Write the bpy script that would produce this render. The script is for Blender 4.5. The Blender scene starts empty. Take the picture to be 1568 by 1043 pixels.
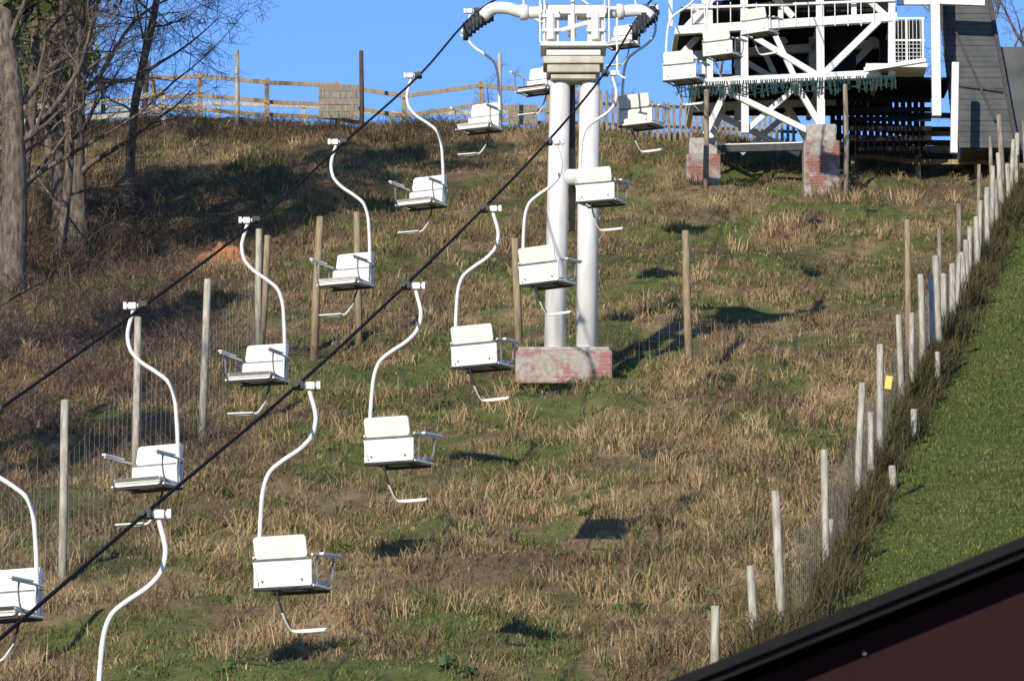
import bpy, math, random
import numpy as np
from mathutils import Vector, Matrix
random.seed(7); rng=np.random.default_rng(11)
D2R=math.radians
scene=bpy.context.scene
COL=scene.collection

# ------------------------------------------------------------------ noise + terrain
_lat=[np.random.default_rng(100+i).random((256,256)) for i in range(12)]
def vnoise(x,y,s,seed):
    L=_lat[seed%12]
    x=np.asarray(x,float)/s+37.3*(seed+1); y=np.asarray(y,float)/s+11.7*(seed+1)
    xi=np.floor(x).astype(int); yi=np.floor(y).astype(int)
    fx=x-xi; fy=y-yi
    fx=fx*fx*(3-2*fx); fy=fy*fy*(3-2*fy)
    a=L[xi%256,yi%256]; b=L[(xi+1)%256,yi%256]; c=L[xi%256,(yi+1)%256]; d=L[(xi+1)%256,(yi+1)%256]
    return (a*(1-fx)+b*fx)*(1-fy)+(c*(1-fx)+d*fx)*fy
def fbm(x,y,s,seed,o=3):
    t=0;w=1;n=0
    for i in range(o):
        t=t+w*vnoise(x,y,s/2**i,seed+i); n+=w; w*=.5
    return t/n
def sstep(a,b,x):
    t=np.clip((x-a)/(b-a),0,1); return t*t*(3-2*t)
_yy=np.arange(-50,400,.5)
_zz=np.interp(_yy,[-50,18,30,45,61.9,88,115,129.4,400],[-5.5,-5.5,-3.9,.6,5.38,13.17,21.68,26.49,26.49+.334*270.6])
_k=np.ones(13)/13
_zs=np.convolve(np.pad(_zz,6,mode='edge'),_k,mode='valid')
def prof(y): return np.interp(y,_yy,_zs)
def xfence(y): return np.interp(y,[40,55,61.9,63.9,68.7,74.1,79.5,83.7,87.5,111.3,125],[-1.5,1.7,3.1,3.6,4.49,5.33,6.11,6.86,7.52,11.6,13.9])
def ground(x,y):
    x=np.asarray(x,float); y=np.asarray(y,float)
    yc=129.6-.38*np.clip(x-1,0,40)+.25*np.clip(-3-x,0,6)
    yc=np.maximum(yc,120)
    a=prof(y); b=prof(yc)+.0*y
    k=2.0
    m=np.minimum(a,b)
    z=m-np.log(np.exp(-k*np.clip(a-m,0,30))+np.exp(-k*np.clip(b-m,0,30)))/k
    amp=sstep(30,50,y)*(1-sstep(150,200,y))*(1-sstep(25,60,np.abs(x)))
    mown=sstep(0,.8,x-xfence(y))
    z=z+amp*(1-.75*mown)*((fbm(x,y,5,1)-.5)*.6+(vnoise(x,y,1.3,5)-.5)*.36+(vnoise(x,y,.6,6)-.5)*.17)
    return z
def G(x,y): return float(ground(x,y))

STRAW=np.array([.47,.335,.175]); TAN=np.array([.32,.225,.12]); OLIVE=np.array([.22,.205,.075])
GREEN=np.array([.125,.17,.042]); RED=np.array([.25,.15,.095]); DARK=np.array([.12,.09,.055])
MOWN=np.array([.135,.168,.040])
def gs(x,y,cx,cy,sx,sy): return np.exp(-((x-cx)/sx)**2-((y-cy)/sy)**2)
def weights(x,y):
    n=fbm(x,y,3.6,2)*.45+fbm(x,y,1.1,7)*.55
    gb=.14*gs(x,y,-.8,79,2.8,8)+.15*gs(x,y,-2.8,62,3.2,8)-.14*gs(x,y,2.8,70,2.0,9)-.09*gs(x,y,4.5,79,2.2,7)+.06*gs(x,y,8,112,4,14)+.05*gs(x,y,-5,98,4,9)+.03*gs(x,y,2,100,5,9)
    g=sstep(.445,.61,n+gb)
    s=sstep(.40,.66,fbm(x,y,3,3)*.6+fbm(x,y,1,4)*.4+.12*gs(x,y,2.6,70,2.4,9)+.1*gs(x,y,5,79,3,8)-.04*sstep(98,112,y)-.04*sstep(-4,-7,x))
    dk=sstep(.46,.64,fbm(x,y,2.0,9)+.12*sstep(-4,-8,x)+.04*sstep(90,110,y)-.04)
    mw=sstep(-.05,.12,x-xfence(y))*sstep(40,45,y)
    return g,s,dk,mw
def regcol(x,y,jit=0):
    g,s,dk,mw=weights(x,y)
    g=g[:,None];s=s[:,None];dk=dk[:,None];mw=mw[:,None]
    c=TAN*(1-s)+STRAW*s
    r=sstep(.5,.7,vnoise(x,y,1.7,8))[:,None]*.5
    c=c*(1-r)+RED*r
    gr=OLIVE*(1-g)+GREEN*g
    c=c*(1-g*.85)+gr*g*.85
    c=c*(1-dk*.5)+DARK*dk*.5
    mo=MOWN*(.80+.35*fbm(x,y,2.2,4))[:,None]
    yl=sstep(.45,.75,fbm(x,y,3.0,6)*.6+fbm(x,y,.8,8)*.4)[:,None]*.55
    mo=mo*(1-yl)+OLIVE*yl
    return c*(1-mw)+mo*mw

# ------------------------------------------------------------------ materials
def newmat(name):
    m=bpy.data.materials.new(name); m.use_nodes=True
    nt=m.node_tree; b=nt.nodes['Principled BSDF']; return m,nt,b
def noisy(name,c1,c2,scale=4,rough=.6,bump=.0,detail=6,stretch=(1,1,1),lo=.35,hi=.65,metal=0,spec=.4,coords='Object'):
    m,nt,b=newmat(name); N=nt.nodes.new; L=nt.links.new
    tc=N('ShaderNodeTexCoord'); mp=N('ShaderNodeMapping'); mp.inputs['Scale'].default_value=stretch
    L(tc.outputs[coords],mp.inputs[0])
    n=N('ShaderNodeTexNoise'); n.inputs['Scale'].default_value=scale; n.inputs['Detail'].default_value=detail
    L(mp.outputs[0],n.inputs['Vector'])
    r=N('ShaderNodeValToRGB'); r.color_ramp.elements[0].position=lo; r.color_ramp.elements[1].position=hi
    r.color_ramp.elements[0].color=(*c1,1); r.color_ramp.elements[1].color=(*c2,1)
    L(n.outputs['Fac'],r.inputs[0]); L(r.outputs[0],b.inputs['Base Color'])
    b.inputs['Roughness'].default_value=rough; b.inputs['Metallic'].default_value=metal
    b.inputs['Specular IOR Level'].default_value=spec
    if bump>0:
        bp=N('ShaderNodeBump'); bp.inputs['Strength'].default_value=bump; bp.inputs['Distance'].default_value=.02
        L(n.outputs['Fac'],bp.inputs['Height']); L(bp.outputs[0],b.inputs['Normal'])
    return m
def attrmat(name,rough=.8,nscale=0,trans=0):
    m,nt,b=newmat(name); N=nt.nodes.new; L=nt.links.new
    a=N('ShaderNodeAttribute'); a.attribute_name='Col'
    out=a.outputs['Color']
    if nscale:
        tc=N('ShaderNodeTexCoord'); n=N('ShaderNodeTexNoise'); n.inputs['Scale'].default_value=nscale; n.inputs['Detail'].default_value=8
        n.inputs['Roughness'].default_value=.75
        L(tc.outputs['Object'],n.inputs['Vector'])
        mr=N('ShaderNodeMapRange'); mr.inputs['From Min'].default_value=.3; mr.inputs['From Max'].default_value=.7
        mr.inputs['To Min'].default_value=.45; mr.inputs['To Max'].default_value=1.35
        L(n.outputs['Fac'],mr.inputs['Value'])
        mx=N('ShaderNodeVectorMath'); mx.operation='SCALE'; L(out,mx.inputs[0]); L(mr.outputs[0],mx.inputs['Scale'])
        out=mx.outputs[0]
        bp=N('ShaderNodeBump'); bp.inputs['Strength'].default_value=.8; bp.inputs['Distance'].default_value=.06
        L(n.outputs['Fac'],bp.inputs['Height']); L(bp.outputs[0],b.inputs['Normal'])
    L(out,b.inputs['Base Color']); b.inputs['Roughness'].default_value=rough
    b.inputs['Specular IOR Level'].default_value=.15
    if trans:
        t=N('ShaderNodeBsdfTranslucent'); L(out,t.inputs['Color']); ms=N('ShaderNodeMixShader'); ms.inputs[0].default_value=trans
        L(b.outputs[0],ms.inputs[1]); L(t.outputs[0],ms.inputs[2]); L(ms.outputs[0],nt.nodes['Material Output'].inputs[0])
    return m
def brickmat(name,c1,c2,mort,scale=1.0,patch=None,lo=.44,hi=.54,ns=3.2):
    m,nt,b=newmat(name); N=nt.nodes.new; L=nt.links.new
    g=N('ShaderNodeTexCoord'); sp=N('ShaderNodeSeparateXYZ'); L(g.outputs['Object'],sp.inputs[0])
    ad=N('ShaderNodeMath'); L(sp.outputs[0],ad.inputs[0]); L(sp.outputs[1],ad.inputs[1])
    cb=N('ShaderNodeCombineXYZ'); L(ad.outputs[0],cb.inputs[0]); L(sp.outputs[2],cb.inputs[1])
    br=N('ShaderNodeTexBrick'); L(cb.outputs[0],br.inputs['Vector'])
    br.inputs['Color1'].default_value=(*c1,1); br.inputs['Color2'].default_value=(*c2,1); br.inputs['Mortar'].default_value=(*mort,1)
    br.inputs['Scale'].default_value=scale; br.inputs['Brick Width'].default_value=.225; br.inputs['Row Height'].default_value=.075; br.inputs['Mortar Size'].default_value=.006
    br.inputs['Mortar Smooth'].default_value=.6
    n=N('ShaderNodeTexNoise'); n.inputs['Scale'].default_value=ns; n.inputs['Detail'].default_value=9; n.inputs['Roughness'].default_value=.7
    L(g.outputs['Object'],n.inputs['Vector'])
    r=N('ShaderNodeValToRGB'); r.color_ramp.elements[0].position=lo; r.color_ramp.elements[1].position=hi
    L(n.outputs['Fac'],r.inputs[0])
    n2=N('ShaderNodeTexNoise'); n2.inputs['Scale'].default_value=14; n2.inputs['Detail'].default_value=5; L(g.outputs['Object'],n2.inputs['Vector'])
    pr=N('ShaderNodeValToRGB'); pr.color_ramp.elements[0].position=.3; pr.color_ramp.elements[1].position=.7
    p=patch or mort
    pr.color_ramp.elements[0].color=(p[0]*.6,p[1]*.6,p[2]*.6,1); pr.color_ramp.elements[1].color=(*p,1); L(n2.outputs['Fac'],pr.inputs[0])
    mx=N('ShaderNodeMixRGB'); L(r.outputs[0],mx.inputs[0]); L(br.outputs[0],mx.inputs[1]); L(pr.outputs[0],mx.inputs[2])
    L(mx.outputs[0],b.inputs['Base Color']); b.inputs['Roughness'].default_value=.9
    bp=N('ShaderNodeBump'); bp.inputs['Strength'].default_value=.6; bp.inputs['Distance'].default_value=.03; L(n.outputs['Fac'],bp.inputs['Height']); L(bp.outputs[0],b.inputs['Normal'])
    return m
M_white=noisy('white_paint',(.78,.76,.70),(.54,.51,.42),3,.5,lo=.5,hi=.85)
M_chair=noisy('cream_shell',(.79,.76,.68),(.66,.62,.52),4,.5,lo=.42,hi=.8,spec=.25)
M_pylon=noisy('pylon_paint',(.75,.73,.68),(.48,.45,.37),2.0,.5,stretch=(3,3,.5),lo=.45,hi=.8)
M_grime=noisy('stained_paint',(.58,.54,.44),(.40,.35,.26),4,.6)
M_steel=noisy('dark_steel',(.030,.030,.034),(.06,.055,.05),8,.6)
M_dark=noisy('shadowed_interior_panels',(.012,.012,.014),(.025,.023,.022),5,.8,spec=.1)  # near-black colour stands in for shade inside and under the station
M_grey=noisy('grey_steel',(.25,.25,.26),(.15,.15,.15),8,.5)
M_cable=noisy('cable_steel',(.012,.012,.012),(.025,.023,.02),30,.8,spec=.1)
M_wood=noisy('weathered_wood',(.32,.27,.20),(.16,.125,.085),6,.85,.4,stretch=(4,4,.6))
M_woodp=noisy('pale_wood',(.50,.46,.36),(.28,.245,.18),6,.85,.4,stretch=(4,4,.6))
M_woodt=noisy('tan_wood',(.36,.27,.16),(.22,.155,.085),6,.85,.4,stretch=(4,4,.6))
M_woodd=noisy('dark_wood',(.05,.038,.03),(.09,.065,.045),6,.85,.3)
M_bark=noisy('bark',(.19,.15,.11),(.06,.047,.035),5,.9,.8,stretch=(3,3,.7))
M_twig=noisy('twig_bark',(.21,.155,.11),(.10,.075,.055),2,.9)
M_wire=noisy('wire',(.16,.15,.13),(.24,.23,.21),8,.6)
M_conc=noisy('concrete',(.46,.42,.36),(.28,.25,.20),7,.9,.3)
M_brick=brickmat('old_brick',(.27,.10,.075),(.21,.085,.06),(.30,.24,.20),1,(.38,.35,.30),.46,.54)
M_brick2=brickmat('base_brick',(.33,.13,.115),(.28,.115,.10),(.36,.27,.24),1,(.44,.385,.32),.45,.53,2.6)
M_net=noisy('green_netting',(.006,.026,.024),(.014,.05,.045),12,.8)
M_clad=noisy('grey_cladding',(.05,.053,.053),(.09,.092,.09),2,.6)
M_soil=noisy('orange_earth',(.52,.22,.09),(.26,.11,.05),7,.95,.8)
M_dirt=noisy('dark_topsoil',(.10,.06,.035),(.05,.032,.02),9,.95,.8)
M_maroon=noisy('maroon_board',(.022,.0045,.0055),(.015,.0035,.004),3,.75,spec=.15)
M_black=noisy('black_trim',(.006,.0055,.006),(.010,.009,.009),5,.7,spec=.15)
M_veg=attrmat('grass_blades',.8,0,.25)
M_ground=attrmat('hillside_turf',.95,3.2)
M_tag=noisy('yellow_tag',(.75,.6,.12),(.7,.55,.1),5,.5)

# ------------------------------------------------------------------ mesh helpers
class MB:
    def __init__(s): s.v=[]; s.f=[]
    def box(s,c,size,R=None):
        c=Vector(c); o=len(s.v)
        for dx in(-.5,.5):
            for dy in(-.5,.5):
                for dz in(-.5,.5):
                    p=Vector((dx*size[0],dy*size[1],dz*size[2]))
                    if R is not None: p=R@p
                    s.v.append(tuple(c+p))
        for a in((0,1,3,2),(4,6,7,5),(0,4,5,1),(2,3,7,6),(0,2,6,4),(1,5,7,3)): s.f.append(tuple(o+i for i in a))
        return s
    def beam(s,p,q,w,h=None):
        h=h or w; p=Vector(p);q=Vector(q); d=(q-p); L=d.length; d.normalize()
        ref=Vector((0,0,1)) if abs(d.z)<.95 else Vector((0,1,0))
        x=d.cross(ref).normalized(); y=d.cross(x).normalized()
        R=Matrix((x,y,d)).transposed()
        return s.box((p+q)/2,(w,h,L),R)
    def tube(s,pts,r,n=8,cap=True):
        pts=[Vector(p) for p in pts]
        if not hasattr(r,'__len__'): r=[r]*len(pts)
        o=len(s.v); m=len(pts); prev=None
        for i,p in enumerate(pts):
            d=(pts[min(i+1,m-1)]-pts[max(i-1,0)]).normalized()
            if prev is None:
                ref=Vector((0,0,1)) if abs(d.z)<.9 else Vector((1,0,0))
                x=d.cross(ref).normalized()
            else: x=(prev-d*prev.dot(d)).normalized()
            prev=x; y=d.cross(x)
            for k in range(n):
                a=2*math.pi*k/n; s.v.append(tuple(p+(x*math.cos(a)+y*math.sin(a))*r[i]))
        for i in range(m-1):
            for k in range(n):
                a=o+i*n+k; b=o+i*n+(k+1)%n
                s.f.append((a,b,b+n,a+n))
        if cap:
            s.f.append(tuple(o+k for k in range(n))[::-1]); s.f.append(tuple(o+(m-1)*n+k for k in range(n)))
        return s
    def mesh(s,name,mat,smooth=False,bevel=0):
        me=bpy.data.meshes.new(name); me.from_pydata(s.v,[],s.f); me.materials.append(mat); me.update()
        if smooth: me.polygons.foreach_set('use_smooth',[True]*len(me.polygons))
        return me
    def obj(s,name,mat,parent=None,smooth=False,bevel=0):
        o=bpy.data.objects.new(name,s.mesh(name,mat,smooth)); COL.objects.link(o)
        if parent: o.parent=parent
        if bevel:
            b=o.modifiers.new('bevel','BEVEL'); b.width=bevel; b.segments=2; b.limit_method='ANGLE'
        return o
def empty(name,loc=(0,0,0),rz=0):
    e=bpy.data.objects.new(name,None); e.empty_display_size=.3; COL.objects.link(e); e.location=loc; e.rotation_euler=(0,0,rz); return e
def smoothpts(pts,n=6):
    P=[Vector(p) for p in pts]; out=[]
    for i in range(len(P)-1):
        p0=P[max(i-1,0)];p1=P[i];p2=P[i+1];p3=P[min(i+2,len(P)-1)]
        for k in range(n):
            t=k/n
            out.append(.5*((2*p1)+(p2-p0)*t+(2*p0-5*p1+4*p2-p3)*t*t+(3*p1-p0-3*p2+p3)*t**3))
    out.append(P[-1]); return out
def tri_mesh(name,V,F,C,mat,parent=None):
    me=bpy.data.meshes.new(name); nv=len(V); nf=len(F)
    me.vertices.add(nv); me.vertices.foreach_set('co',V.astype(np.float32).ravel())
    me.loops.add(nf*3); me.loops.foreach_set('vertex_index',F.astype(np.int32).ravel())
    me.polygons.add(nf); me.polygons.foreach_set('loop_start',np.arange(0,nf*3,3,dtype=np.int32))
    try: me.polygons.foreach_set('loop_total',np.full(nf,3,dtype=np.int32))
    except Exception: pass
    me.update(calc_edges=True)
    ca=me.color_attributes.new(name='Col',type='FLOAT_COLOR',domain='POINT')
    ca.data.foreach_set('color',np.concatenate([C,np.ones((nv,1))],1).astype(np.float32).ravel())
    me.materials.append(mat)
    o=bpy.data.objects.new(name,me); COL.objects.link(o)
    if parent: o.parent=parent
    return o

# ------------------------------------------------------------------ ground sheet
xs=np.concatenate([[-4000,-1500,-600,-250,-120,-70,-45,-32],np.arange(-24,24.01,.22),[32,45,70,120,250,600,1500,4000]])
ys=np.concatenate([[-3000,-1000,-300,-100,-40,-15,0,8,14,18,22,26,30,34,38,42],np.arange(45,140,.22),[144,150,160,175,200,250,400,900,2000,5000]])
X,Y=np.meshgrid(xs,ys); Z=ground(X,np.clip(Y,-50,399))
nx=len(xs); ny=len(ys)
idx=np.arange(nx*ny).reshape(ny,nx)
a=idx[:-1,:-1].ravel();b=idx[:-1,1:].ravel();c=idx[1:,1:].ravel();d=idx[1:,:-1].ravel()
F=np.concatenate([np.stack([a,b,c],1),np.stack([a,c,d],1)])
cg=regcol(X.ravel(),Y.ravel())*.72
go=tri_mesh('ground',np.stack([X.ravel(),Y.ravel(),Z.ravel()],1),F,cg,M_ground)
go.data.polygons.foreach_set('use_smooth',[True]*len(F))

# ------------------------------------------------------------------ blades
def blades(name,bx,by,hgt,wid,col,lean=.5,droop=.35):
    n=len(bx)
    bz=ground(bx,by)-.02
    az=rng.random(n)*2*np.pi; ln=lean*rng.random(n)**.8
    dx=np.cos(az)*ln; dy=np.sin(az)*ln
    fa=rng.random(n)*2*np.pi
    wx=np.cos(fa)*wid/2; wy=np.sin(fa)*wid/2
    h=hgt
    V=np.zeros((n,5,3))
    V[:,0]=np.stack([bx-wx,by-wy,bz],1); V[:,1]=np.stack([bx+wx,by+wy,bz],1)
    mx=bx+dx*h*.5; my=by+dy*h*.5; mz=bz+h*.62*np.sqrt(np.clip(1-.3*ln**2,0.1,1))
    V[:,2]=np.stack([mx+wx*.8,my+wy*.8,mz],1); V[:,3]=np.stack([mx-wx*.8,my-wy*.8,mz],1)
    V[:,4]=np.stack([bx+dx*h*1.25,by+dy*h*1.25,bz+h*(1-droop*ln)],1)
    o=(np.arange(n)*5)[:,None]
    F=np.concatenate([o+np.array([[0,1,2]]),o+np.array([[0,2,3]]),o+np.array([[3,2,4]])])
    C=np.repeat(col[:,None,:],5,1)
    return tri_mesh(name,V.reshape(-1,3),F,C.reshape(-1,3),M_veg)
def scatter(n,y0,y1,marg=1.5):
    y=y0+(y1-y0)*rng.random(n); x=(rng.random(n)*2-1)*(.109*y+marg)
    return x,y
def burrow_clear(x,y): return ~((np.abs(x+6.4)<.62)&(np.abs(y-105.0)<.95))
nt_=64000
tx,ty=scatter(nt_,55,131)
keep=(tx<xfence(ty)+.15)&(rng.random(nt_)<.5+.5*vnoise(tx,ty,.8,3)*1.2)&burrow_clear(tx,ty)
tx=tx[keep];ty=ty[keep]
K=8
g,s,dk,mw=weights(tx,ty)
clump=vnoise(tx,ty,.9,10)
th=(.07+.22*clump**1.8+.20*s*sstep(.45,.8,vnoise(tx,ty,1.4,11)))*(1-.45*g)*(.7+.6*rng.random(len(tx)))
tc=regcol(tx,ty)
m=rng.random(len(tx))
tc=np.where((m<.12)[:,None],GREEN*1.05,tc); tc=np.where((m>.89)[:,None],STRAW*.95,tc); tc=np.where(((m>.81)&(m<.89))[:,None],DARK*1.2,tc)
tc=tc*(.72+.56*rng.random(len(tx)))[:,None]
n=len(tx)*K
bx=np.repeat(tx,K)+rng.normal(0,.07,n); by=np.repeat(ty,K)+rng.normal(0,.07,n)
h=np.repeat(th,K)*(.6+.8*rng.random(n)); col=np.repeat(tc,K,0)*(.8+.4*rng.random(n))[:,None]
w=.009+.00013*by*(.6+.8*rng.random(n))
blades('rough_grass',bx,by,h,w,np.clip(col,0,.8),lean=.95)
def tussocks(name,nt2,K,hfun,colf,y1=118,thr=None):
    tx,ty=scatter(nt2,56,y1,.5)
    g,s,dk,mw=weights(tx,ty)
    kp=(tx<xfence(ty)-.2)&(rng.random(nt2)<thr(tx,ty,s,g))&burrow_clear(tx,ty)
    tx=tx[kp];ty=ty[kp];n=len(tx)*K
    ts=.7+.7*rng.random(len(tx)); rad=.08+.07*rng.random(len(tx))
    bx=np.repeat(tx,K)+rng.normal(0,1,n)*np.repeat(rad,K); by=np.repeat(ty,K)+rng.normal(0,1,n)*np.repeat(rad,K)
    tc=colf(tx,ty)
    blades(name,bx,by,np.repeat(ts,K)*hfun(n),.008+.00010*by,np.clip(np.repeat(tc,K,0)*(.75+.5*rng.random(n))[:,None],0,.8),lean=.95)
tussocks('straw_tussocks',2700,46,lambda n:.18+.24*rng.random(n),lambda x,y:STRAW*(.75+.45*rng.random((len(x),1)))+RED*.2*rng.random((len(x),1)),
   thr=lambda x,y,s,g:s*.9*sstep(.38,.62,vnoise(x,y,2.4,4))*(1-.7*g))
tussocks('olive_tussocks',3400,36,lambda n:.12+.18*rng.random(n),lambda x,y:(TAN*.5+OLIVE*.5)*(.6+.6*rng.random((len(x),1))),y1=130,
   thr=lambda x,y,s,g:(.25+.5*vnoise(x,y,2.0,8))*(1-.5*g))
n=150000
y=58+(118-58)*rng.random(n); x=xfence(y)+rng.random(n)*7.0
cm_=regcol(x,y)*(.6+.7*rng.random((n,1)))
cm_=np.where((rng.random(n)<.10)[:,None],OLIVE*1.2,cm_)
blades('mown_grass',x,y,.04+.06*rng.random(n)*(.3+vnoise(x,y,.6,3)*1.3),.014+.0001*y,cm_,lean=.95)
n=32000
y=58+(118-58)*rng.random(n); x=xfence(y)+.06+rng.normal(0,.17,n)
blades('fence_foot_grass',x,y,.15+.5*rng.random(n)*vnoise(x,y,.9,2)*1.8,.016+0*y,(TAN*.3+OLIVE*.5)*(.25+.7*rng.random((n,1))),lean=.7)  # tall fence-line grass, coloured dark to paint in the shade band

# ------------------------------------------------------------------ brambles / scrub
def scrub(name,px,py,L,c1,c2,w0=.012,hmul=1.0):
    k=burrow_clear(px,py+.2)&burrow_clear(px,py+1.0); px=px[k];py=py[k];L=L[k]
    n=len(px); S=6
    az=rng.random(n)*2*np.pi; el=D2R(35)+rng.random(n)*D2R(50)
    p=np.stack([px,py,ground(px,py)],1); V=np.zeros((n,S,2,3))
    step=(L/(S-1))
    wd=np.stack([-np.sin(az),np.cos(az),rng.random(n)-.5],1)*(w0/2)
    for i in range(S):
        V[:,i,0]=p-wd*(1-.12*i); V[:,i,1]=p+wd*(1-.12*i)
        dd=np.stack([np.cos(az)*np.cos(el),np.sin(az)*np.cos(el),np.sin(el)*hmul],1)
        p=p+dd*step[:,None]; el=el-D2R(12)-rng.random(n)*D2R(22); az=az+rng.normal(0,.25,n)
    o=(np.arange(n)*S*2)[:,None]; F=[]
    for i in range(S-1):
        F+= [o+np.array([[2*i,2*i+1,2*i+3]]),o+np.array([[2*i,2*i+3,2*i+2]])]
    F=np.concatenate(F)
    t=rng.random((n,1)); C=(np.array(c1)*t+np.array(c2)*(1-t))*(.6+.8*rng.random((n,1)))
    return tri_mesh(name,V.reshape(-1,3),F,np.repeat(C,S*2,0),M_veg)
def inarea(n,cx,cy,sx,sy): return rng.normal(cx,sx,n),rng.normal(cy,sy,n)
px,py=inarea(12500,-8.3,89,2.0,8); k=vnoise(px,py,1.6,5)>.35; px=px[k];py=py[k]
scrub('bramble_thicket',px,py,.5+.8*rng.random(len(px)),(.27,.18,.15),(.16,.115,.085))
px=-13+11.5*rng.random(7500); py=124.5+5*rng.random(7500)+.15*np.abs(px+7); k=vnoise(px,py,1.1,6)>.3; px=px[k];py=py[k]
scrub('bramble_thicket',px,py,.4+.5*rng.random(len(px)),(.14,.10,.065),(.20,.145,.08),.016)
px,py=inarea(6200,-10.2,107,2.2,6); scrub('bramble_thicket',px,py,.6+1.0*rng.random(len(px)),(.20,.14,.10),(.14,.10,.065),.014)
px=-11+17*rng.random(2600); py=66+50*rng.random(2600); k=(vnoise(px,py,1.2,7)>.66); px=px[k];py=py[k]
scrub('dead_stalks',px,py,.3+.5*rng.random(len(px)),(.17,.11,.075),(.25,.17,.10),.012,1.2)

# ------------------------------------------------------------------ leafy plants
def leafcloud(name,blobs,n,size,c1,c2,parent=None):
    P=[]
    for (cx,cy,cz,r,rz) in blobs:
        q=rng.normal(0,1,(n,3)); q/=np.linalg.norm(q,axis=1)[:,None]; q*=(rng.random((n,1))**.45)
        P.append(q*np.array([r,r,rz])*(.75+.5*vnoise(q[:,0]*3+cx,q[:,2]*3+q[:,1]*2,.9,3))[:,None]+np.array([cx,cy,cz]))
    P=np.concatenate(P); m=len(P)
    a=rng.normal(0,1,(m,3)); a/=np.linalg.norm(a,axis=1)[:,None]; b=np.cross(a,rng.normal(0,1,(m,3))); b/=np.linalg.norm(b,axis=1)[:,None]
    sz=size*(.6+.8*rng.random((m,1)))
    V=np.stack([P-a*sz,P+b*sz*.45,P+a*sz,P-b*sz*.45],1)
    o=(np.arange(m)*4)[:,None]; F=np.concatenate([o+np.array([[0,1,2]]),o+np.array([[0,2,3]])])
    t=rng.random((m,1)); C=(np.array(c1)*t+np.array(c2)*(1-t))
    return tri_mesh(name,V.reshape(-1,3),F,np.repeat(C,4,0),M_veg,parent)
leafcloud('evergreen_bush',[(-12.9,128,27.6,.9,1.2),(-12.1,128,28.7,.8,.9),(-13.3,128,29.0,1.0,1.0),(-12.5,128,29.8,.8,.7),(-12.8,128,26.9,1.1,.9),(-11.8,128,27.9,.6,.6)],1700,.10,(.13,.20,.035),(.22,.27,.06))
bl=[]
for i in range(34):
    x=random.uniform(-5,4); y=random.uniform(58,92)
    bl.append((x,y,G(x,y)+.03,random.uniform(.12,.3),.08))
leafcloud('low_weeds',bl,45,.045,(.10,.16,.04),(.14,.20,.06))
leafcloud('leafy_weed',[(-.85,62.0,G(-.85,62.0)+.06,.16,.13),(-.55,61.8,G(-.55,61.8)+.05,.14,.12)],60,.06,(.09,.14,.06),(.12,.17,.07))

# ------------------------------------------------------------------ trees (bare)
def bare_tree(name,x,y,h,r,seed,lean=(0,0),maxl=4,start=.12,kids=(15,8,6,4),droop=0.0,rz=0,ang=(28,58),shadow_foliage=None,folr=1.0):
    R=random.Random(seed); big=MB(); fine=MB()
    def rv(s): return Vector((R.gauss(0,s),R.gauss(0,s),R.gauss(0,s)))
    def rec(p,d,L,r,l):
        n=max(3,int(L/(.5 if l<2 else .28))); n=min(n,22 if l==0 else 14); st=L/n
        pts=[p.copy()];rad=[r*(1.25 if l==0 else 1)]
        for i in range(n):
            d=(d+rv([.045,.12,.17,.2,.22][l])+Vector((0,0,[.03,.05,.02,-droop,-droop][l]))).normalized()
            p=p+d*st; pts.append(p.copy()); rad.append(max(r*(1-(i+1)/n*.82)*(R.uniform(.92,1.08) if l<2 else 1),.0045))
        (big if l<2 else fine).tube(pts,rad,[10,6,4,3,3][l],cap=False)
        if l<maxl:
            for k in range(kids[l]):
                t=start+(1-start)*(k+R.random())/kids[l] if l==0 else .15+.85*R.random()
                f=t*n; i=min(int(f),n-1); q=pts[i].lerp(pts[i+1],f-i)
                dd=(pts[i+1]-pts[i]).normalized()
                ax=dd.cross(rv(1)).normalized(); nd=Matrix.Rotation(D2R(R.uniform(*ang)),3,ax)@dd
                nl=L*R.uniform(.26,.46)*(1-.45*t) if l==0 else L*R.uniform(.3,.6)*(1-.3*t)
                rec(q,nd,max(nl,.25),rad[i]*R.uniform(.28,.5),l+1)
    rec(Vector((0,0,-.3)),Vector((lean[0],lean[1],1)).normalized(),h,r,0)
    e=empty(name,(x,y,G(x,y)),rz)
    a=big.obj('trunk_and_limbs',M_bark,e,True); b=fine.obj('twigs',M_twig,e)
    md=[a.data,b.data]
    if shadow_foliage:
        bb=[(lean[0]*z+random.gauss(0,.5*folr),lean[1]*z+random.gauss(0,.5*folr),z,random.uniform(.5,1.1)*folr,random.uniform(.6,1.2)) for z in np.arange(shadow_foliage[0],shadow_foliage[1],.5)]
        o=leafcloud('shadow_foliage',bb,int(280*folr),.13,(.06,.09,.02),(.09,.13,.03),e); md.append(o.data)  # unseen leaf masses added up the trunks to cast solid shadows
    return md
def copy_tree(name,md,x,y,rz,s=1):
    e=empty(name,(x,y,G(x,y)),rz); e.scale=(s,s,s)
    for nm,m_ in zip(('trunk_and_limbs','twigs','shadow_foliage'),md):
        o=bpy.data.objects.new(nm,m_); COL.objects.link(o); o.parent=e
mdA=bare_tree('bare_tree',-10.45,99.5,13,.31,3,(-.02,0),droop=.05,shadow_foliage=(6.6,12.2),folr=1.25)
mdB=bare_tree('bare_tree',-9.75,107,14,.27,5,(.06,0),droop=.06,shadow_foliage=(6.6,13.4),kids=(20,8,6,4),folr=1.35)
mdC=bare_tree('bare_tree',-10.3,108.5,12,.19,9,(-.02,0),droop=.06,kids=(18,7,5,4))
bare_tree('bare_tree',-9.1,112,10.5,.14,12,(.16,0),droop=.09,kids=(18,9,6,4),start=.2,ang=(35,70))
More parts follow.
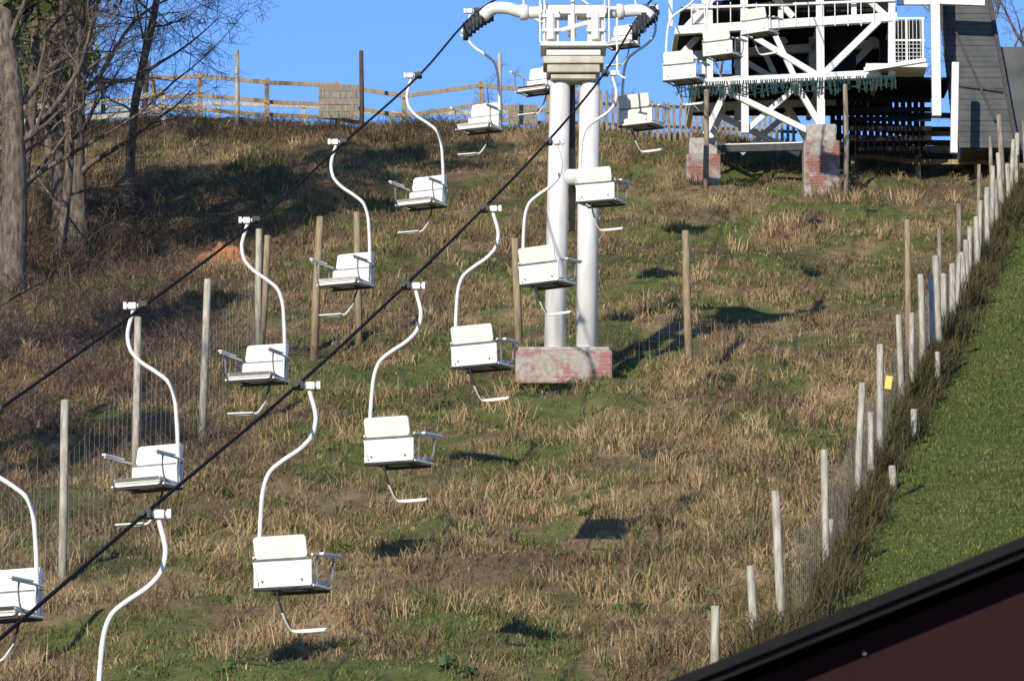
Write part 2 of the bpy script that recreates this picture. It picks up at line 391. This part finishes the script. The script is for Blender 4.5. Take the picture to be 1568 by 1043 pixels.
bare_tree('bare_tree',-9.95,105,9,.12,22,(.03,0),droop=.05,kids=(14,7,5,3))
bare_tree('bare_tree',-10.9,103,11,.16,23,(.05,0),droop=.05,kids=(14,7,5,3))
copy_tree('bare_tree',mdC,-11.6,119,1.0,.9)
copy_tree('bare_tree',mdB,-13.4,103,2.2,.95)  # unseen leafy tree, added to widen the shadow band on the slope
copy_tree('bare_tree',mdA,-11.4,84,2.2,.8)
copy_tree('bare_tree',mdB,-9.9,73,4.0,.62)
copy_tree('bare_tree',mdC,-9.9,79,1.4,.7)
copy_tree('bare_tree',mdC,14.2,127,.5,.8)
copy_tree('bare_tree',mdC,15.2,124,1.5,.85)
copy_tree('bare_tree',mdC,12.9,131,2.6,.75)
copy_tree('bare_tree',mdC,-.6,146,2.0,.38)
copy_tree('bare_tree',mdC,3.0,150,2.0,.42)
copy_tree('bare_tree',mdC,1.4,143,0.6,.33)
copy_tree('bare_tree',mdC,6.2,139,5.0,.5)
# ------------------------------------------------------------------ chairlift chairs
def cm(name,fn,mat,smooth=False):
    m_=MB(); fn(m_); return m_.mesh(name,mat,smooth)
Rb=Matrix.Rotation(D2R(-26),3,'Z'); C0=Vector((-.225,-.165,0))
def B(x,y,z): return Rb@Vector((x,y,z))+C0
hang=[(.05,0,.02),(.055,0,-.08),(.10,0,-.24),(.12,0,-.38),(.08,0,-.56),(-.05,0,-.71),(-.24,0,-.84),(-.39,0,-.97),(-.46,0,-1.16),(-.485,0,-1.4),(-.50,0,-1.7),(-.515,0,-2.26)]
def f_hang(m_): m_.tube(smoothpts(hang,5),.026,10)
def f_grip(m_):
    m_.tube([(-.08,0,.0),(.17,0,.0)],.028,10); m_.box((.06,0,-.005),(.09,.12,.08)); m_.box((.15,0,.0),(.04,.08,.085))
def f_clamp(m_): m_.box((-.07,0,.0),(.10,.20,.085)); m_.tube([(-.10,-.15,.0),(-.10,.15,.0)],.036,8)
def rbox(m_,c,size,rx=0,bev=.02):
    w,d,h=size; b=bev*2
    prof_=[(-w/2+b,-h/2),(w/2-b,-h/2),(w/2-.3*b,-h/2+.3*b),(w/2,-h/2+b),(w/2,h/2-b),(w/2-.3*b,h/2-.3*b),(w/2-b,h/2),(-w/2+b,h/2),(-w/2+.3*b,h/2-.3*b),(-w/2,h/2-b),(-w/2,-h/2+b),(-w/2+.3*b,-h/2+.3*b)]
    Rx=Matrix.Rotation(rx,3,'X'); o=len(m_.v); K=len(prof_)
    for yy in(-d/2,d/2):
        for (a,cz) in prof_:
            q=Rx@Vector((a,yy,cz)); m_.v.append(tuple(B(c[0]+q.x,c[1]+q.y,c[2]+q.z)))
    m_.f.append(tuple(o+i for i in range(K))); m_.f.append(tuple(o+K+i for i in range(K))[::-1])
    for i in range(K):
        j=(i+1)%K; m_.f.append((o+i,o+K+i,o+K+j,o+j))
def f_back(m_):
    rbox(m_,(0,-.075,-1.835),(.66,.02,.25),D2R(14)); rbox(m_,(.0,-.012,-2.125),(.73,.02,.29),D2R(2),.012)
    m_.beam(B(-.37,-.03,-1.985),B(-.30,-.045,-2.24),.012,.02)
def f_seam(m_):
    m_.tube([B(-.345,-.035,-1.968),B(.345,-.035,-1.968)],.013,6)
    for sx in(-.25,.25): m_.tube([B(sx,-.03,-2.2),B(sx,-.05,-2.2)],.012,6)
def f_seat(m_):
    rbox(m_,(0,.25,-2.22),(.66,.44,.035),D2R(5)); rbox(m_,(0,.45,-2.245),(.66,.025,.07))
def f_arms(m_):
    for sx in(-.37,.37):
        m_.tube([B(sx,-.02,-1.93),B(sx,.62,-1.91)],.015,8)
        m_.beam(B(sx,.2,-1.897),B(sx,.64,-1.887),.055,.022)
    m_.tube([B(-.37,0,-2.27),B(-.37,.45,-2.27)],.016,6); m_.tube([B(.37,0,-2.27),B(.37,.45,-2.27)],.016,6)
def f_loops(m_):
    for sx in(-.37,.37):
        m_.tube(smoothpts([B(sx,.46,-1.92),B(sx,.47,-2.05),B(sx,.42,-2.2),B(sx,.28,-2.26)],4),.013,6)
        m_.tube([B(sx,.10,-1.93),B(sx,.10,-2.27)],.011,6)
def f_frame(m_):
    m_.tube([B(-.37,.0,-2.285),B(.37,.0,-2.285)],.024,8); m_.tube([B(-.35,.42,-2.30),B(.35,.42,-2.30)],.018,8)
    m_.tube([B(-.2,0,-2.285),B(-.2,.42,-2.30)],.018,6); m_.tube([B(.2,0,-2.285),B(.2,.42,-2.30)],.018,6)
    m_.tube(smoothpts([B(-.10,.02,-2.30),B(-.09,.12,-2.5),B(-.06,.28,-2.71)],4),.014,8)
def f_foot(m_):
    m_.tube(smoothpts([B(-.09,.14,-2.55),B(-.07,.26,-2.69),B(.0,.31,-2.745),B(.36,.31,-2.74)],4),.016,8)
    m_.beam(B(-.02,.33,-2.73),B(.38,.33,-2.725),.07,.018)
PARTS=[('hanger',cm('hanger',f_hang,M_white,True),),('grip',cm('grip',f_grip,M_white),),('rope_clamp',cm('rope_clamp',f_clamp,M_steel),),
('backrest',cm('backrest',f_back,M_chair),),('seam_and_bolts',cm('seam_and_bolts',f_seam,M_grey),),('seat',cm('seat',f_seat,M_chair),),('armrests',cm('armrests',f_arms,M_white),),
('arm_loops',cm('arm_loops',f_loops,M_grey),),('under_frame',cm('under_frame',f_frame,M_steel),),('footrest',cm('footrest',f_foot,M_white),)]
def chair(p,rz,sw=0):
    e=empty('chairlift_chair',p,rz); e.rotation_euler=(D2R(sw),D2R(random.uniform(-1,1)),rz)
    for nm,me in PARTS:
        o=bpy.data.objects.new(nm,me); COL.objects.link(o); o.parent=e
RP=[(-4.55,39.15,3.42),(-3.54,46.29,5.64),(-2.40,53.41,7.95),(-1.36,60.54,10.29),(-.41,67.76,12.63),(.56,74.87,15.03),(1.60,81.95,17.66),(2.50,89.0,20.44),(3.55,96.1,22.82),(4.65,103.4,24.93),(5.8,110.5,27.02)]
LP=[(-6.65,44.54,5.18),(-5.65,51.87,7.46),(-4.65,59.19,9.81),(-3.65,66.5,12.23),(-2.69,73.79,14.81),(-1.68,81.07,17.43),(-.73,88.33,20.22),(.35,95.66,22.49),(1.35,103.0,24.62),(2.4,110.4,26.7)]
for p in RP: chair((p[0]+.09,p[1],p[2]-.0),D2R(-4+random.uniform(-4,4)))
for p in LP: chair((p[0]-.0,p[1],p[2]),D2R(178+random.uniform(-3,5)))
mb=MB(); mb.tube(smoothpts([(-5.6,32,1.3)]+RP+[(6.9,118,29.0)],5),.019,8); mb.obj('haul_cable',M_cable,smooth=True)
mb=MB(); mb.tube(smoothpts([(-8.3,32,1.4)]+[(a+.09,b,c) for a,b,c in LP]+[(3.5,118,28.7)],5),.019,8); mb.obj('haul_cable',M_cable,smooth=True)

# ------------------------------------------------------------------ pylon
PY=empty('chairlift_pylon',(0,88,0))
def P(x,z,y=0): return (x,y,z)
mb=MB()
mb.tube([P(.78,13.3),P(.84,16.5),P(.90,19.0)],[.20,.195,.185],20)
mb.tube([P(1.37,13.3),P(1.41,16.5),P(1.45,19.0)],[.20,.195,.185],20)
mb.tube([P(.84,17.0),P(1.40,17.0)],.15,16)
mb.obj('legs',M_pylon,PY,True)
mb=MB(); mb.tube([P(.775,13.45),P(.782,13.78)],[.222,.222],20); mb.tube([P(1.365,13.45),P(1.372,13.78)],.222,20); mb.obj('leg_collars',M_pylon,PY,True)
mb=MB(); mb.box((1.14,0,18.98),(.98,.75,.16)); mb.box((1.14,0,19.13),(1.12,.85,.14)); mb.box((1.14,0,18.84),(.84,.6,.10)); mb.obj('head_pad',M_grime,PY,bevel=.02)
mb=MB(); mb.box((1.14,0,19.42),(1.22,.95,.08)); mb.box((1.14,0,19.27),(1.0,.8,.10))
for x in(.72,1.55):
    mb.box((x,-.1,19.78),(.30,.55,.62)); mb.tube([P(x,19.5,-.42),P(x,20.0,-.42)],.085,12); mb.box((x,-.44,19.68),(.34,.06,.06)); mb.box((x,-.44,19.95),(.34,.06,.06))
mb.box((1.12,-.05,19.9),(.16,.4,.45)); mb.tube([P(.9,19.7,-.3),P(1.4,19.85,-.3)],.05,8); mb.tube([P(1.13,19.45,-.3),P(1.13,20.3,-.3)],.04,8)
mb.box((1.14,0,20.12),(1.25,.6,.18)); mb.tube([P(.50,20.28,-.45),P(1.8,20.28,-.45)],.02,6)
for x in (.52,.60,1.72,1.80):
    mb.tube([P(x,19.45,-.42),P(x,20.3,-.42)],.018,6)
mb.tube([P(.55,19.85,-.42),P(.55,20.0,.42)],.02,6)
mb.obj('head_frame',M_white,PY,bevel=.01)
mb=MB()
mb.tube(smoothpts([P(-.55,20.02),P(-.38,20.18),P(-.1,20.2),P(.2,20.12),P(.5,20.12),P(1.14,20.16),P(1.8,20.12),P(2.1,20.14),P(2.4,20.15),P(2.6,20.02)],4),.115,16)
mb.tube([P(.15,20.12),P(.3,20.12)],.15,14); mb.tube([P(1.95,20.13),P(2.08,20.13)],.15,14)
mb.tube([P(-.72,19.7,-.3),P(-.72,20.0,.1),P(-.55,20.15,.3)],.045,8); mb.tube([P(2.45,19.7,-.3),P(2.45,20.0,.1),P(2.4,20.15,.3)],.045,8)
mb.obj('crossarm',M_white,PY,True)
def sheaves(x0,xs_,nm):
    w=MB(); fr=MB()
    for i in range(8):
        t=(i-3.5)*.38; x=x0+.17*t; z=20.14+.36*t-.02*t*t
        w.tube([(x-.05,t,z-.17),(x+.05,t,z-.17)],.17,16); fr.tube([(x-.09,t,z-.17),(x+.09,t,z-.17)],.045,8)
    pts=[(x0+.17*t-.09,t,20.16+.36*t-.02*t*t-.27) for t in(-1.2,-.6,0,.6,1.2)]
    fr.tube(pts,.045,6)
    w.obj('sheave_wheels_'+nm,M_steel,PY,True); fr.obj('sheave_frame_'+nm,M_white,PY)
sheaves(-.62,1,'a'); sheaves(2.48,1,'b')
mb=MB(); mb.box((1.12,.35,17.5),(.12,.10,2.9)); mb.obj('service_post',M_woodt,PY)
mb=MB(); mb.tube([P(1.12,18.9,.3),P(1.12,17.6,.3)],.05,8); mb.obj('conduit',M_steel,PY)
mb=MB()
mb.box((.95,0,13.35),(1.78,1.3,.62)); mb.obj('brick_plinth',M_brick2,PY,bevel=.05)
mb=MB(); mb.box((.95,0,13.69),(1.68,1.2,.08)); mb.obj('plinth_cap',M_conc,PY,bevel=.03)
mb=MB(); mb.tube([P(1.95,19.95,-.3),P(1.95,19.1,-.3),P(1.95,18.9,-.3)],.02,6); mb.tube([P(1.9,18.9,-.3),P(2.1,18.8,-.3)],.02,6); mb.obj('side_bracket',M_white,PY)

# ------------------------------------------------------------------ fences
def posts(lst,r=.055,lean=1.5):
    mb=MB()
    for (x,y,h) in lst:
        z=G(x,y); lx=random.gauss(0,D2R(lean)); ly=random.gauss(0,D2R(lean))
        rr=r*random.uniform(.85,1.15)
        a=(x,y,z-.2); b=(x+lx*h,y+ly*h,z+h)
        mb.tube([a,((a[0]+b[0])/2+random.gauss(0,.012),(a[1]+b[1])/2,(a[2]+b[2])/2),b],[rr*1.05,rr,rr*.90],8)
    return mb
def wires(pts,hs,r=.0035,vert=0):
    mb=MB()
    for h in hs:
        for (p,q) in zip(pts[:-1],pts[1:]):
            n=6; P_=[]
            for i in range(n+1):
                t=i/n; x=p[0]*(1-t)+q[0]*t; y=p[1]*(1-t)+q[1]*t
                zz=G(p[0],p[1])*(1-t)+G(q[0],q[1])*t
                P_.append((x,y,zz+h-.05*math.sin(math.pi*t)))
            mb.tube(P_,r,3,cap=False)
    if vert:
        for (p,q) in zip(pts[:-1],pts[1:]):
            L=math.dist(p[:2],q[:2]); n=int(L/vert)
            for i in range(n):
                t=i/n; x=p[0]*(1-t)+q[0]*t; y=p[1]*(1-t)+q[1]*t; zz=G(p[0],p[1])*(1-t)+G(q[0],q[1])*t
                mb.tube([(x,y,zz+hs[0]),(x,y,zz+hs[-1])],r,3,cap=False)
    return mb
def wirefence(name,lst,mat,hs,r=.055,vert=.15,wr=.002,lean=1.5):
    e=empty(name); posts(lst,r,lean).obj('posts',mat,e,True)
    wires(lst,hs,wr,vert).obj('wire_netting',M_wire,e); return e
def fx(y): return float(xfence(y))
tall=[(3.62,63.9,2.15),(fx(68.7),68.7,2.1),(fx(74.1),74.1,2.1),(fx(79.5),79.5,2.0),(fx(83.6),83.6,1.75),(fx(87.4),87.4,1.95),(fx(91.5),91.5,1.8)]
wirefence('post_and_wire_fence',tall,M_woodp,[.05,.25,.45,.65,.85,1.1,1.4],.062,.22,.0020)
short=[(2.6,61.9,.85),(3.17,63.2,1.3),(4.75,71.5,.38),(fx(76.6)+.4,76.6,.38),(5.75,76.9,1.2),(fx(81.6)+.35,81.6,.45),(fx(85.0)+.05,85.0,1.6),(fx(86.8)+.3,86.8,.6),(fx(89.6),89.6,1.7)]
posts(short,.058).obj('stub_posts_fence',M_woodp,smooth=True)
up=[(fx(y)+random.uniform(-.08,.08),y,random.uniform(1.1,1.6)) for y in (93,94.6,95.7,97.2,98.3,100,101.4,102.3,104,105.2,107,108.1,110,111.3,113,115)]
wirefence('post_and_wire_fence',up,M_woodp,[.1,.35,.6,.9,1.15],.06,.3,.0022,lean=3)
up2=[(fx(y)-.55,y,1.5) for y in (98.5,103.5,109,114)]
posts(up2,.05,2).obj('support_posts_fence',M_wood,smooth=True)
lf=[(-6.9,62.5,2.6),(-6.42,68.7,2.65),(-5.93,75.5,2.7),(-5.3,81.9,2.8),(-4.76,90,2.5)]
wirefence('post_and_wire_fence',lf,M_woodp,[.1,.4,.7,1.0,1.4,1.8],.065,.45,.0018,1.2)
cf=[(-4.76,90,2.4),(-3.76,90.6,2.75),(-2.94,92,2.6),(.14,90.6,2.2),(3.32,89.2,2.65),(7.33,88.2,2.9)]
wirefence('post_and_wire_fence',cf,M_woodt,[.1,.3,.5,.7,.9],.07,.2,.0022,1.2)
mb=MB(); z=G(fx(79.5),79.5); mb.box((fx(79.5)+.14,79.4,z+1.35),(.11,.02,.22),Matrix.Rotation(.15,3,'Y')); mb.obj('yellow_tag',M_tag)

def railfence(name,pts,hs,mat,pr=.06,rw=.11):
    e=empty(name); mb=MB()
    for (x,y,h) in pts:
        z=G(x,y); mb.beam((x,y,z-.2),(x+random.gauss(0,.03),y,z+h),pr*2)
    mb.obj('posts',mat,e)
    mb=MB()
    for (p,q) in zip(pts[:-1],pts[1:]):
        for h in hs:
            mb.beam((p[0],p[1]-pr-.03,G(p[0],p[1])+h+random.gauss(0,.01)),(q[0],q[1]-pr-.03,G(q[0],q[1])+h+random.gauss(0,.01)),.035,rw)
    mb.obj('rails',mat,e); return e
cy=lambda x:130.2+.12*max(0,-3-x)
railfence('wooden_rail_fence',[(x,cy(x),1.35) for x in (-15,-13.2,-11.3,-9.9,-8.6,-6.75,-4.8,-3.0,-.85,1.0,2.4)],[1.22,.68,.3],M_woodt)
railfence('wooden_rail_fence',[(x,cy(x)+6,1.6) for x in (-16,-13.5,-11,-8.5,-6,-3.5,-1,1.5)],[1.5,.95],M_woodp)
railfence('wooden_rail_fence',[(-14,126.5,1.1),(-12.2,126.6,1.1),(-10.1,126.5,1.1),(-9.3,126.8,1.0)],[1.0,.6],M_woodp,.05,.13)
mb=MB(); zz=G(-4.75,129.9)
for i in range(5): mb.box((-4.75,129.9,zz+.38+i*.19),(1.1,.05,.175))
mb.obj('board_panel',M_wood)
mb=MB()
for i in range(3): mb.box((.3,129.9,zz+.2+i*.19),(.8,.05,.175))
mb.obj('board_panel',M_wood)
e=empty('tall_netting_posts')
posts([(-7.45,128.5,2.15),(-.33,128.5,2.1)],.06).obj('pale_posts',M_woodp,e,True)
posts([(-4.07,128.6,2.35),(-10.0,128.5,1.9),(-12.9,128.5,2.0)],.07).obj('dark_posts',M_woodd,e,True)
e=empty('picket_fence'); mb=MB()
for i,x in enumerate(np.arange(1.8,7.6,.15)):
    y=127.2-.15*(x-1.8); z=G(x,y); o=len(mb.v); w=.04; h=1.12+random.uniform(-.04,.04); tl=random.gauss(0,.012)
    for yy in(y-.01,y+.01):
        for (a,c) in((-w,-.1),(w,-.1),(w+tl,h-.08),(tl,h),(-w+tl,h-.08)): mb.v.append((x+a,yy,z+c))
    mb.f+= [tuple(o+k for k in range(5)),tuple(o+5+k for k in range(5))[::-1]]+[(o+k,o+5+k,o+5+(k+1)%5,o+(k+1)%5) for k in range(5)]
mb.obj('pickets',M_wood,e)
mb=MB()
for h in(.3,.85): mb.beam((1.7,127.26,G(1.7,127.2)+h),(7.6,126.4,G(7.6,126.3)+h),.03,.08)
mb.obj('rails',M_woodd,e)
railfence('wooden_rail_fence',[(8.6,119.5,1.25),(10.2,119.2,1.25),(11.6,118.6,1.25),(12.9,117.0,1.25),(14.5,116.5,1.25)],[1.15,.78,.42],M_woodt,.06,.12)
railfence('wooden_rail_fence',[(8.2,121.5,1.4),(10.4,121.5,1.4),(12.6,121.3,1.4),(14.6,121.3,1.4)],[1.3,.95,.6,.25],M_woodd,.06,.14)
posts([(8.08,115,2.7),(4.68,115.0,2.4),(11.75,113.5,2.1),(12.3,113.0,2.1)],.07).obj('gate_posts_fence',M_wood,smooth=True)

# ------------------------------------------------------------------ station
ST=empty('chairlift_top_station',(0,116,0))
def pillar(x0,x1,zt,y):
    e=empty('brick_pillar',((x0+x1)/2,y,0)); zb=G((x0+x1)/2,y)-.4; w=x1-x0
    m_=MB(); m_.box((0,0,(zb+zt-.42)/2),(w,.75,zt-.42-zb)); m_.obj('brick_shaft',M_brick,e,bevel=.03)
    m_=MB(); m_.box((0,0,zt-.21),(w*.82,.62,.42)); m_.obj('concrete_cap',M_conc,e,bevel=.03)
pillar(4.27,5.11,23.45,116.6); pillar(7.10,7.98,23.65,115.9)
mb=MB(); mb.beam((5.1,.1,23.12),(7.1,.1,23.17),.14,.16); mb.obj('tie_beam_dark',M_steel,ST)
mb=MB(); mb.beam((5.1,.08,23.22),(7.1,.08,23.27),.16,.03); mb.obj('tie_beam_flange',M_white,ST)
mb=MB()
def bm(x1,z1,x2,z2,w=.13,y=0,y2=None): mb.beam((x1,y,z1),(x2,y if y2 is None else y2,z2),w,w)
for yo in(0,3.0):
    bm(4.5,24.75,9.0,24.97,.19,yo); bm(4.0,26.05,9.45,26.4,.21,yo)
    bm(5.70,23.5+yo*.32,5.70,28.0,.18,yo+.02); bm(7.56,23.6+yo*.3,7.56,28.2,.19,yo+.02)
    bm(4.85,24.8,4.85,27.8,.15,yo+.02); bm(9.3,24.9,9.35,28.2,.17,yo+.02)
    bm(5.30,24.7,4.72,23.45,.15,yo-.02); bm(5.0,24.65,7.2,23.55,.14,yo-.1); bm(6.9,24.8,7.55,23.65,.15,yo-.05)
    bm(5.75,23.6,7.0,24.7,.13,yo+.1); bm(5.75,26.0,7.45,24.95,.14,yo-.03); bm(9.0,26.3,7.65,24.98,.16,yo-.03)
    bm(6.3,26.3,6.95,24.85,.13,yo+.05); bm(4.2,26.05,5.6,27.6,.15,yo); bm(6.9,26.4,5.8,27.6,.15,yo); bm(7.6,27.9,9.2,26.4,.14,yo)
for x,z in((4.5,24.75),(5.7,24.8),(7.56,24.9),(9.0,24.97),(4.05,26.05),(5.7,26.15),(7.56,26.27),(9.4,26.4)):
    mb.beam((x,.1,z),(x,5,z),.12)
bm(4.1,27.0,9.5,27.3,.16,0.05); bm(6.6,26.3,6.6,28.0,.13,.1); bm(8.4,26.4,8.4,28.0,.13,.1); bm(4.2,26.6,9.4,26.8,.06,-.1); bm(3.9,26.2,3.9,27.4,.1,.2); bm(3.9,27.4,5.2,27.9,.12,.2)
for x in np.arange(4.4,9.2,.32): bm(x,26.15,x,26.75,.025,-.12)
mb.obj('white_steel_frame',M_white,ST,bevel=.008)
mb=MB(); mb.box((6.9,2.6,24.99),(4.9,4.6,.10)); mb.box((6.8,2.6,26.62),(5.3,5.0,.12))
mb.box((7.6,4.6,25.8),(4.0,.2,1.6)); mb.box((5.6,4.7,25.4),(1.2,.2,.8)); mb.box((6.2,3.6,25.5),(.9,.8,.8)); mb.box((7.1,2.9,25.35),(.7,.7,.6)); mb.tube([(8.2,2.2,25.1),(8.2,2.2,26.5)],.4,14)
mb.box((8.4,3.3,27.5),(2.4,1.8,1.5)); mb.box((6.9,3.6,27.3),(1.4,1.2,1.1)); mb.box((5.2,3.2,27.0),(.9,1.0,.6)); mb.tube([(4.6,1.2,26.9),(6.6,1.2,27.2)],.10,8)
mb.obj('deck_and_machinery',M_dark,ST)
mb=MB(); mb.tube([(5.2,2.0,28.9),(5.2,2.0,29.05)],1.6,40); mb.obj('bullwheel',M_steel,ST)
mb=MB(); mb.box((6.3,-.3,27.25),(.9,.4,.8)); mb.box((5.2,-.2,27.55),(.6,.4,.5)); mb.box((7.3,-.3,27.7),(.5,.4,.5)); mb.box((4.6,.2,26.5),(.35,.3,.5)); mb.obj('white_equipment_boxes',M_white,ST,bevel=.03)
mb=MB()
for i in range(104):
    x=4.0+i*.052; sag=.20+.14*abs(math.sin(i*.19))+random.uniform(0,.10)
    if random.random()<.12: continue
    mb.beam((x,-.25,24.70+.04*(x-4)),(x+random.uniform(-.08,.10),-.3+random.uniform(-.05,.05),24.66+.04*(x-4)-sag),.035,.005)
for j in range(3):
    mb.tube(smoothpts([(4.0+.36*i,-.27,24.60-.09*j+.0144*i-.08*((i+j)%2)+random.uniform(-.02,.02)) for i in range(16)],4),.013,5)
mb.obj('safety_netting',M_net,ST)
mb=MB()
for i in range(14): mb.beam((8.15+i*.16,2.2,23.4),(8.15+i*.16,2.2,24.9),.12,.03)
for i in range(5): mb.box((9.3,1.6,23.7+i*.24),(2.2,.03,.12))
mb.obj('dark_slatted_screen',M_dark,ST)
mb=MB(); mb.box((9.4,.4,25.12),(1.5,1.5,.09)); 
for x in(9.35,9.65,10.05): mb.beam((x,-.3,25.15),(x,-.3,26.3),.05)
for z in(25.75,26.3): mb.beam((9.3,-.3,z),(10.1,-.3,z),.045)
for x in np.arange(9.45,10.05,.09): mb.beam((x,-.3,25.2),(x,-.3,26.3),.012)
for z in np.arange(25.25,25.8,.1): mb.beam((9.35,-.3,z),(10.05,-.3,z),.012)
mb.beam((8.6,-.35,25.0),(10.1,-.35,25.25),.10,.10)
mb.obj('balcony',M_white,ST)
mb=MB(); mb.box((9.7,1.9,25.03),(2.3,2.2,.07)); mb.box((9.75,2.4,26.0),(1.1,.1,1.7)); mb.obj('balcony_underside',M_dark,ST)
mb=MB(); mb.beam((10.38,-.1,23.9),(10.38,-.1,28.5),.22,.18); mb.beam((10.75,-.5,22.9),(10.82,-.5,25.15),.17,.17); mb.beam((10.3,-.1,26.85),(11.6,-.1,26.80),.16,.3); mb.beam((9.5,.6,26.9),(10.4,.6,26.9),.12)
mb.obj('white_columns',M_white,ST,bevel=.01)
SH=empty('clad_station_shed',(0,117,0))
mb=MB()
for i in range(34):
    t=i/34.; z=23.4+t*4.6; lean=-.75*t
    mb.box((11.65+lean*.75,.0,z),(1.5-.25*t,.05+.03*(i%2),.128))
mb.obj('corrugated_wall',M_clad,SH)
mb=MB(); mb.box((12.0,1.6,24.6),(1.7,3.0,2.6)); mb.obj('body',M_clad,SH)
mb=MB(); mb.beam((12.45,-.06,23.3),(11.65,-.06,28.1),.10,.1); mb.beam((10.95,-.06,23.3),(10.55,-.06,28.1),.08,.08); mb.beam((11.0,-.06,24.9),(12.1,-.06,24.75),.06,.06); mb.beam((11.9,-.12,24.0),(10.9,-.12,26.4),.05,.05); mb.obj('corner_trim',M_steel,SH)

# ------------------------------------------------------------------ exposed orange earth scar under a dark turf edge
def earth(x,y,w,h):
    mb=MB(); n=34; m_=26; tp=MB()
    for j in range(m_+1):
        for i in range(n+1):
            u=i/n*2-1; v=j/m_*2-1
            rr=math.hypot(u*(1+.25*math.sin(v*4)),v); hh=max(0,1-rr**1.8)
            pr=h*hh*(.6+.5*float(vnoise(u*3+5,v*3,.5,4)))+.16*hh*(float(vnoise(u*3,v*3,.16,2))-.5)
            if v>.35: pr*=max(.3,1-(v-.35)*1.6)
            xx=x+u*w; yy=y+v*w*1.3
            mb.v.append((xx,yy,G(xx,yy)-.06+pr))
            # ragged dark topsoil ledge behind/above the scar
            pl=(h*1.0*max(0,1-(u*u)**1.3))*(.75+.5*float(vnoise(u*4,v*4,.35,7)))*sstep(.0,.35,v)*(1-sstep(.6,1.0,v))
            yy2=y+w*.35+v*w*1.2
            tp.v.append((xx*1.0,yy2,G(xx,yy2)-.08+float(pl)))
    for j in range(m_):
        for i in range(n):
            a=j*(n+1)+i; mb.f.append((a,a+1,a+n+2,a+n+1)); tp.f.append((a,a+1,a+n+2,a+n+1))
    e=empty('earth_burrow'); mb.obj('spoil',M_soil,e); tp.obj('topsoil_ledge',M_dirt,e,True)
earth(-6.4,105.0,.66,.46)

# ------------------------------------------------------------------ near building (maroon gable with black verge)
NB=empty('maroon_gabled_building',(0,14,0))
s_=.406; z0=1.217; x0=.52; xa=3.4
def zl(x): return z0+s_*(x-x0)
za=zl(xa); xl=-1.2; xr=xa*2-xl
mb=MB(); o=0
pts=[(xl,-5.5),(xr,-5.5),(xr,zl(xl)-.06),(xa,za-.06),(xl,zl(xl)-.06)]
for yy in(.12,7):
    for (a,c) in pts: mb.v.append((a,yy,c))
mb.f+=[tuple(range(5)),tuple(5+k for k in range(5))[::-1]]+[(k,5+k,5+(k+1)%5,(k+1)%5) for k in range(5)]
mb.obj('walls',M_maroon,NB)
mb=MB()
for sgn in(1,-1):
    xe=xl-.4 if sgn==1 else 2*xa-xl+.4
    mb.beam((xe,0,zl(xl-.4)-.012),(xa,0,za-.012),.05,.04)
    mb.beam((xe,3.5,zl(xl-.4)+.01),(xa,3.5,za+.01),7.1,.03)
mb.obj('verge_and_roof',M_black,NB)
mb=MB(); mb.tube([(1.03,.125,1.31),(1.03,.105,1.31)],.006,10); mb.obj('screw',M_grey,NB)

# ------------------------------------------------------------------ light, sky, camera
EL=D2R(23); AZ=D2R(203)
sd=Vector((math.sin(AZ)*math.cos(EL),math.cos(AZ)*math.cos(EL),math.sin(EL)))
sun=bpy.data.lights.new('sun','SUN'); sun.energy=5.0; sun.angle=D2R(.7); sun.color=(1,.93,.82)
so=bpy.data.objects.new('sun',sun); COL.objects.link(so); so.rotation_euler=(-sd).to_track_quat('-Z','Y').to_euler(); so.location=(-30,-40,60)
w=bpy.data.worlds.new('World'); scene.world=w; w.use_nodes=True; nt=w.node_tree
sk=nt.nodes.new('ShaderNodeTexSky'); sk.sky_type='NISHITA'; sk.sun_disc=False; sk.sun_elevation=EL; sk.sun_rotation=AZ
sk.altitude=1500; sk.air_density=1.0; sk.dust_density=0; sk.ozone_density=4
mu=nt.nodes.new('ShaderNodeVectorMath'); mu.operation='MULTIPLY'; mu.inputs[1].default_value=(.72,.89,1.16)
nt.links.new(sk.outputs[0],mu.inputs[0]); nt.links.new(mu.outputs[0],nt.nodes['Background'].inputs[0]); nt.nodes['Background'].inputs[1].default_value=.148
cam=bpy.data.cameras.new('camera'); cam.lens=170; cam.sensor_width=36; cam.clip_start=.5; cam.clip_end=8000
cam.dof.use_dof=True; cam.dof.focus_distance=82; cam.dof.aperture_fstop=16
co=bpy.data.objects.new('camera',cam); COL.objects.link(co); co.location=(0,0,0); co.rotation_euler=(D2R(99),0,0)
scene.camera=co
scene.view_settings.view_transform='Standard'; scene.view_settings.look='None'; scene.view_settings.exposure=0
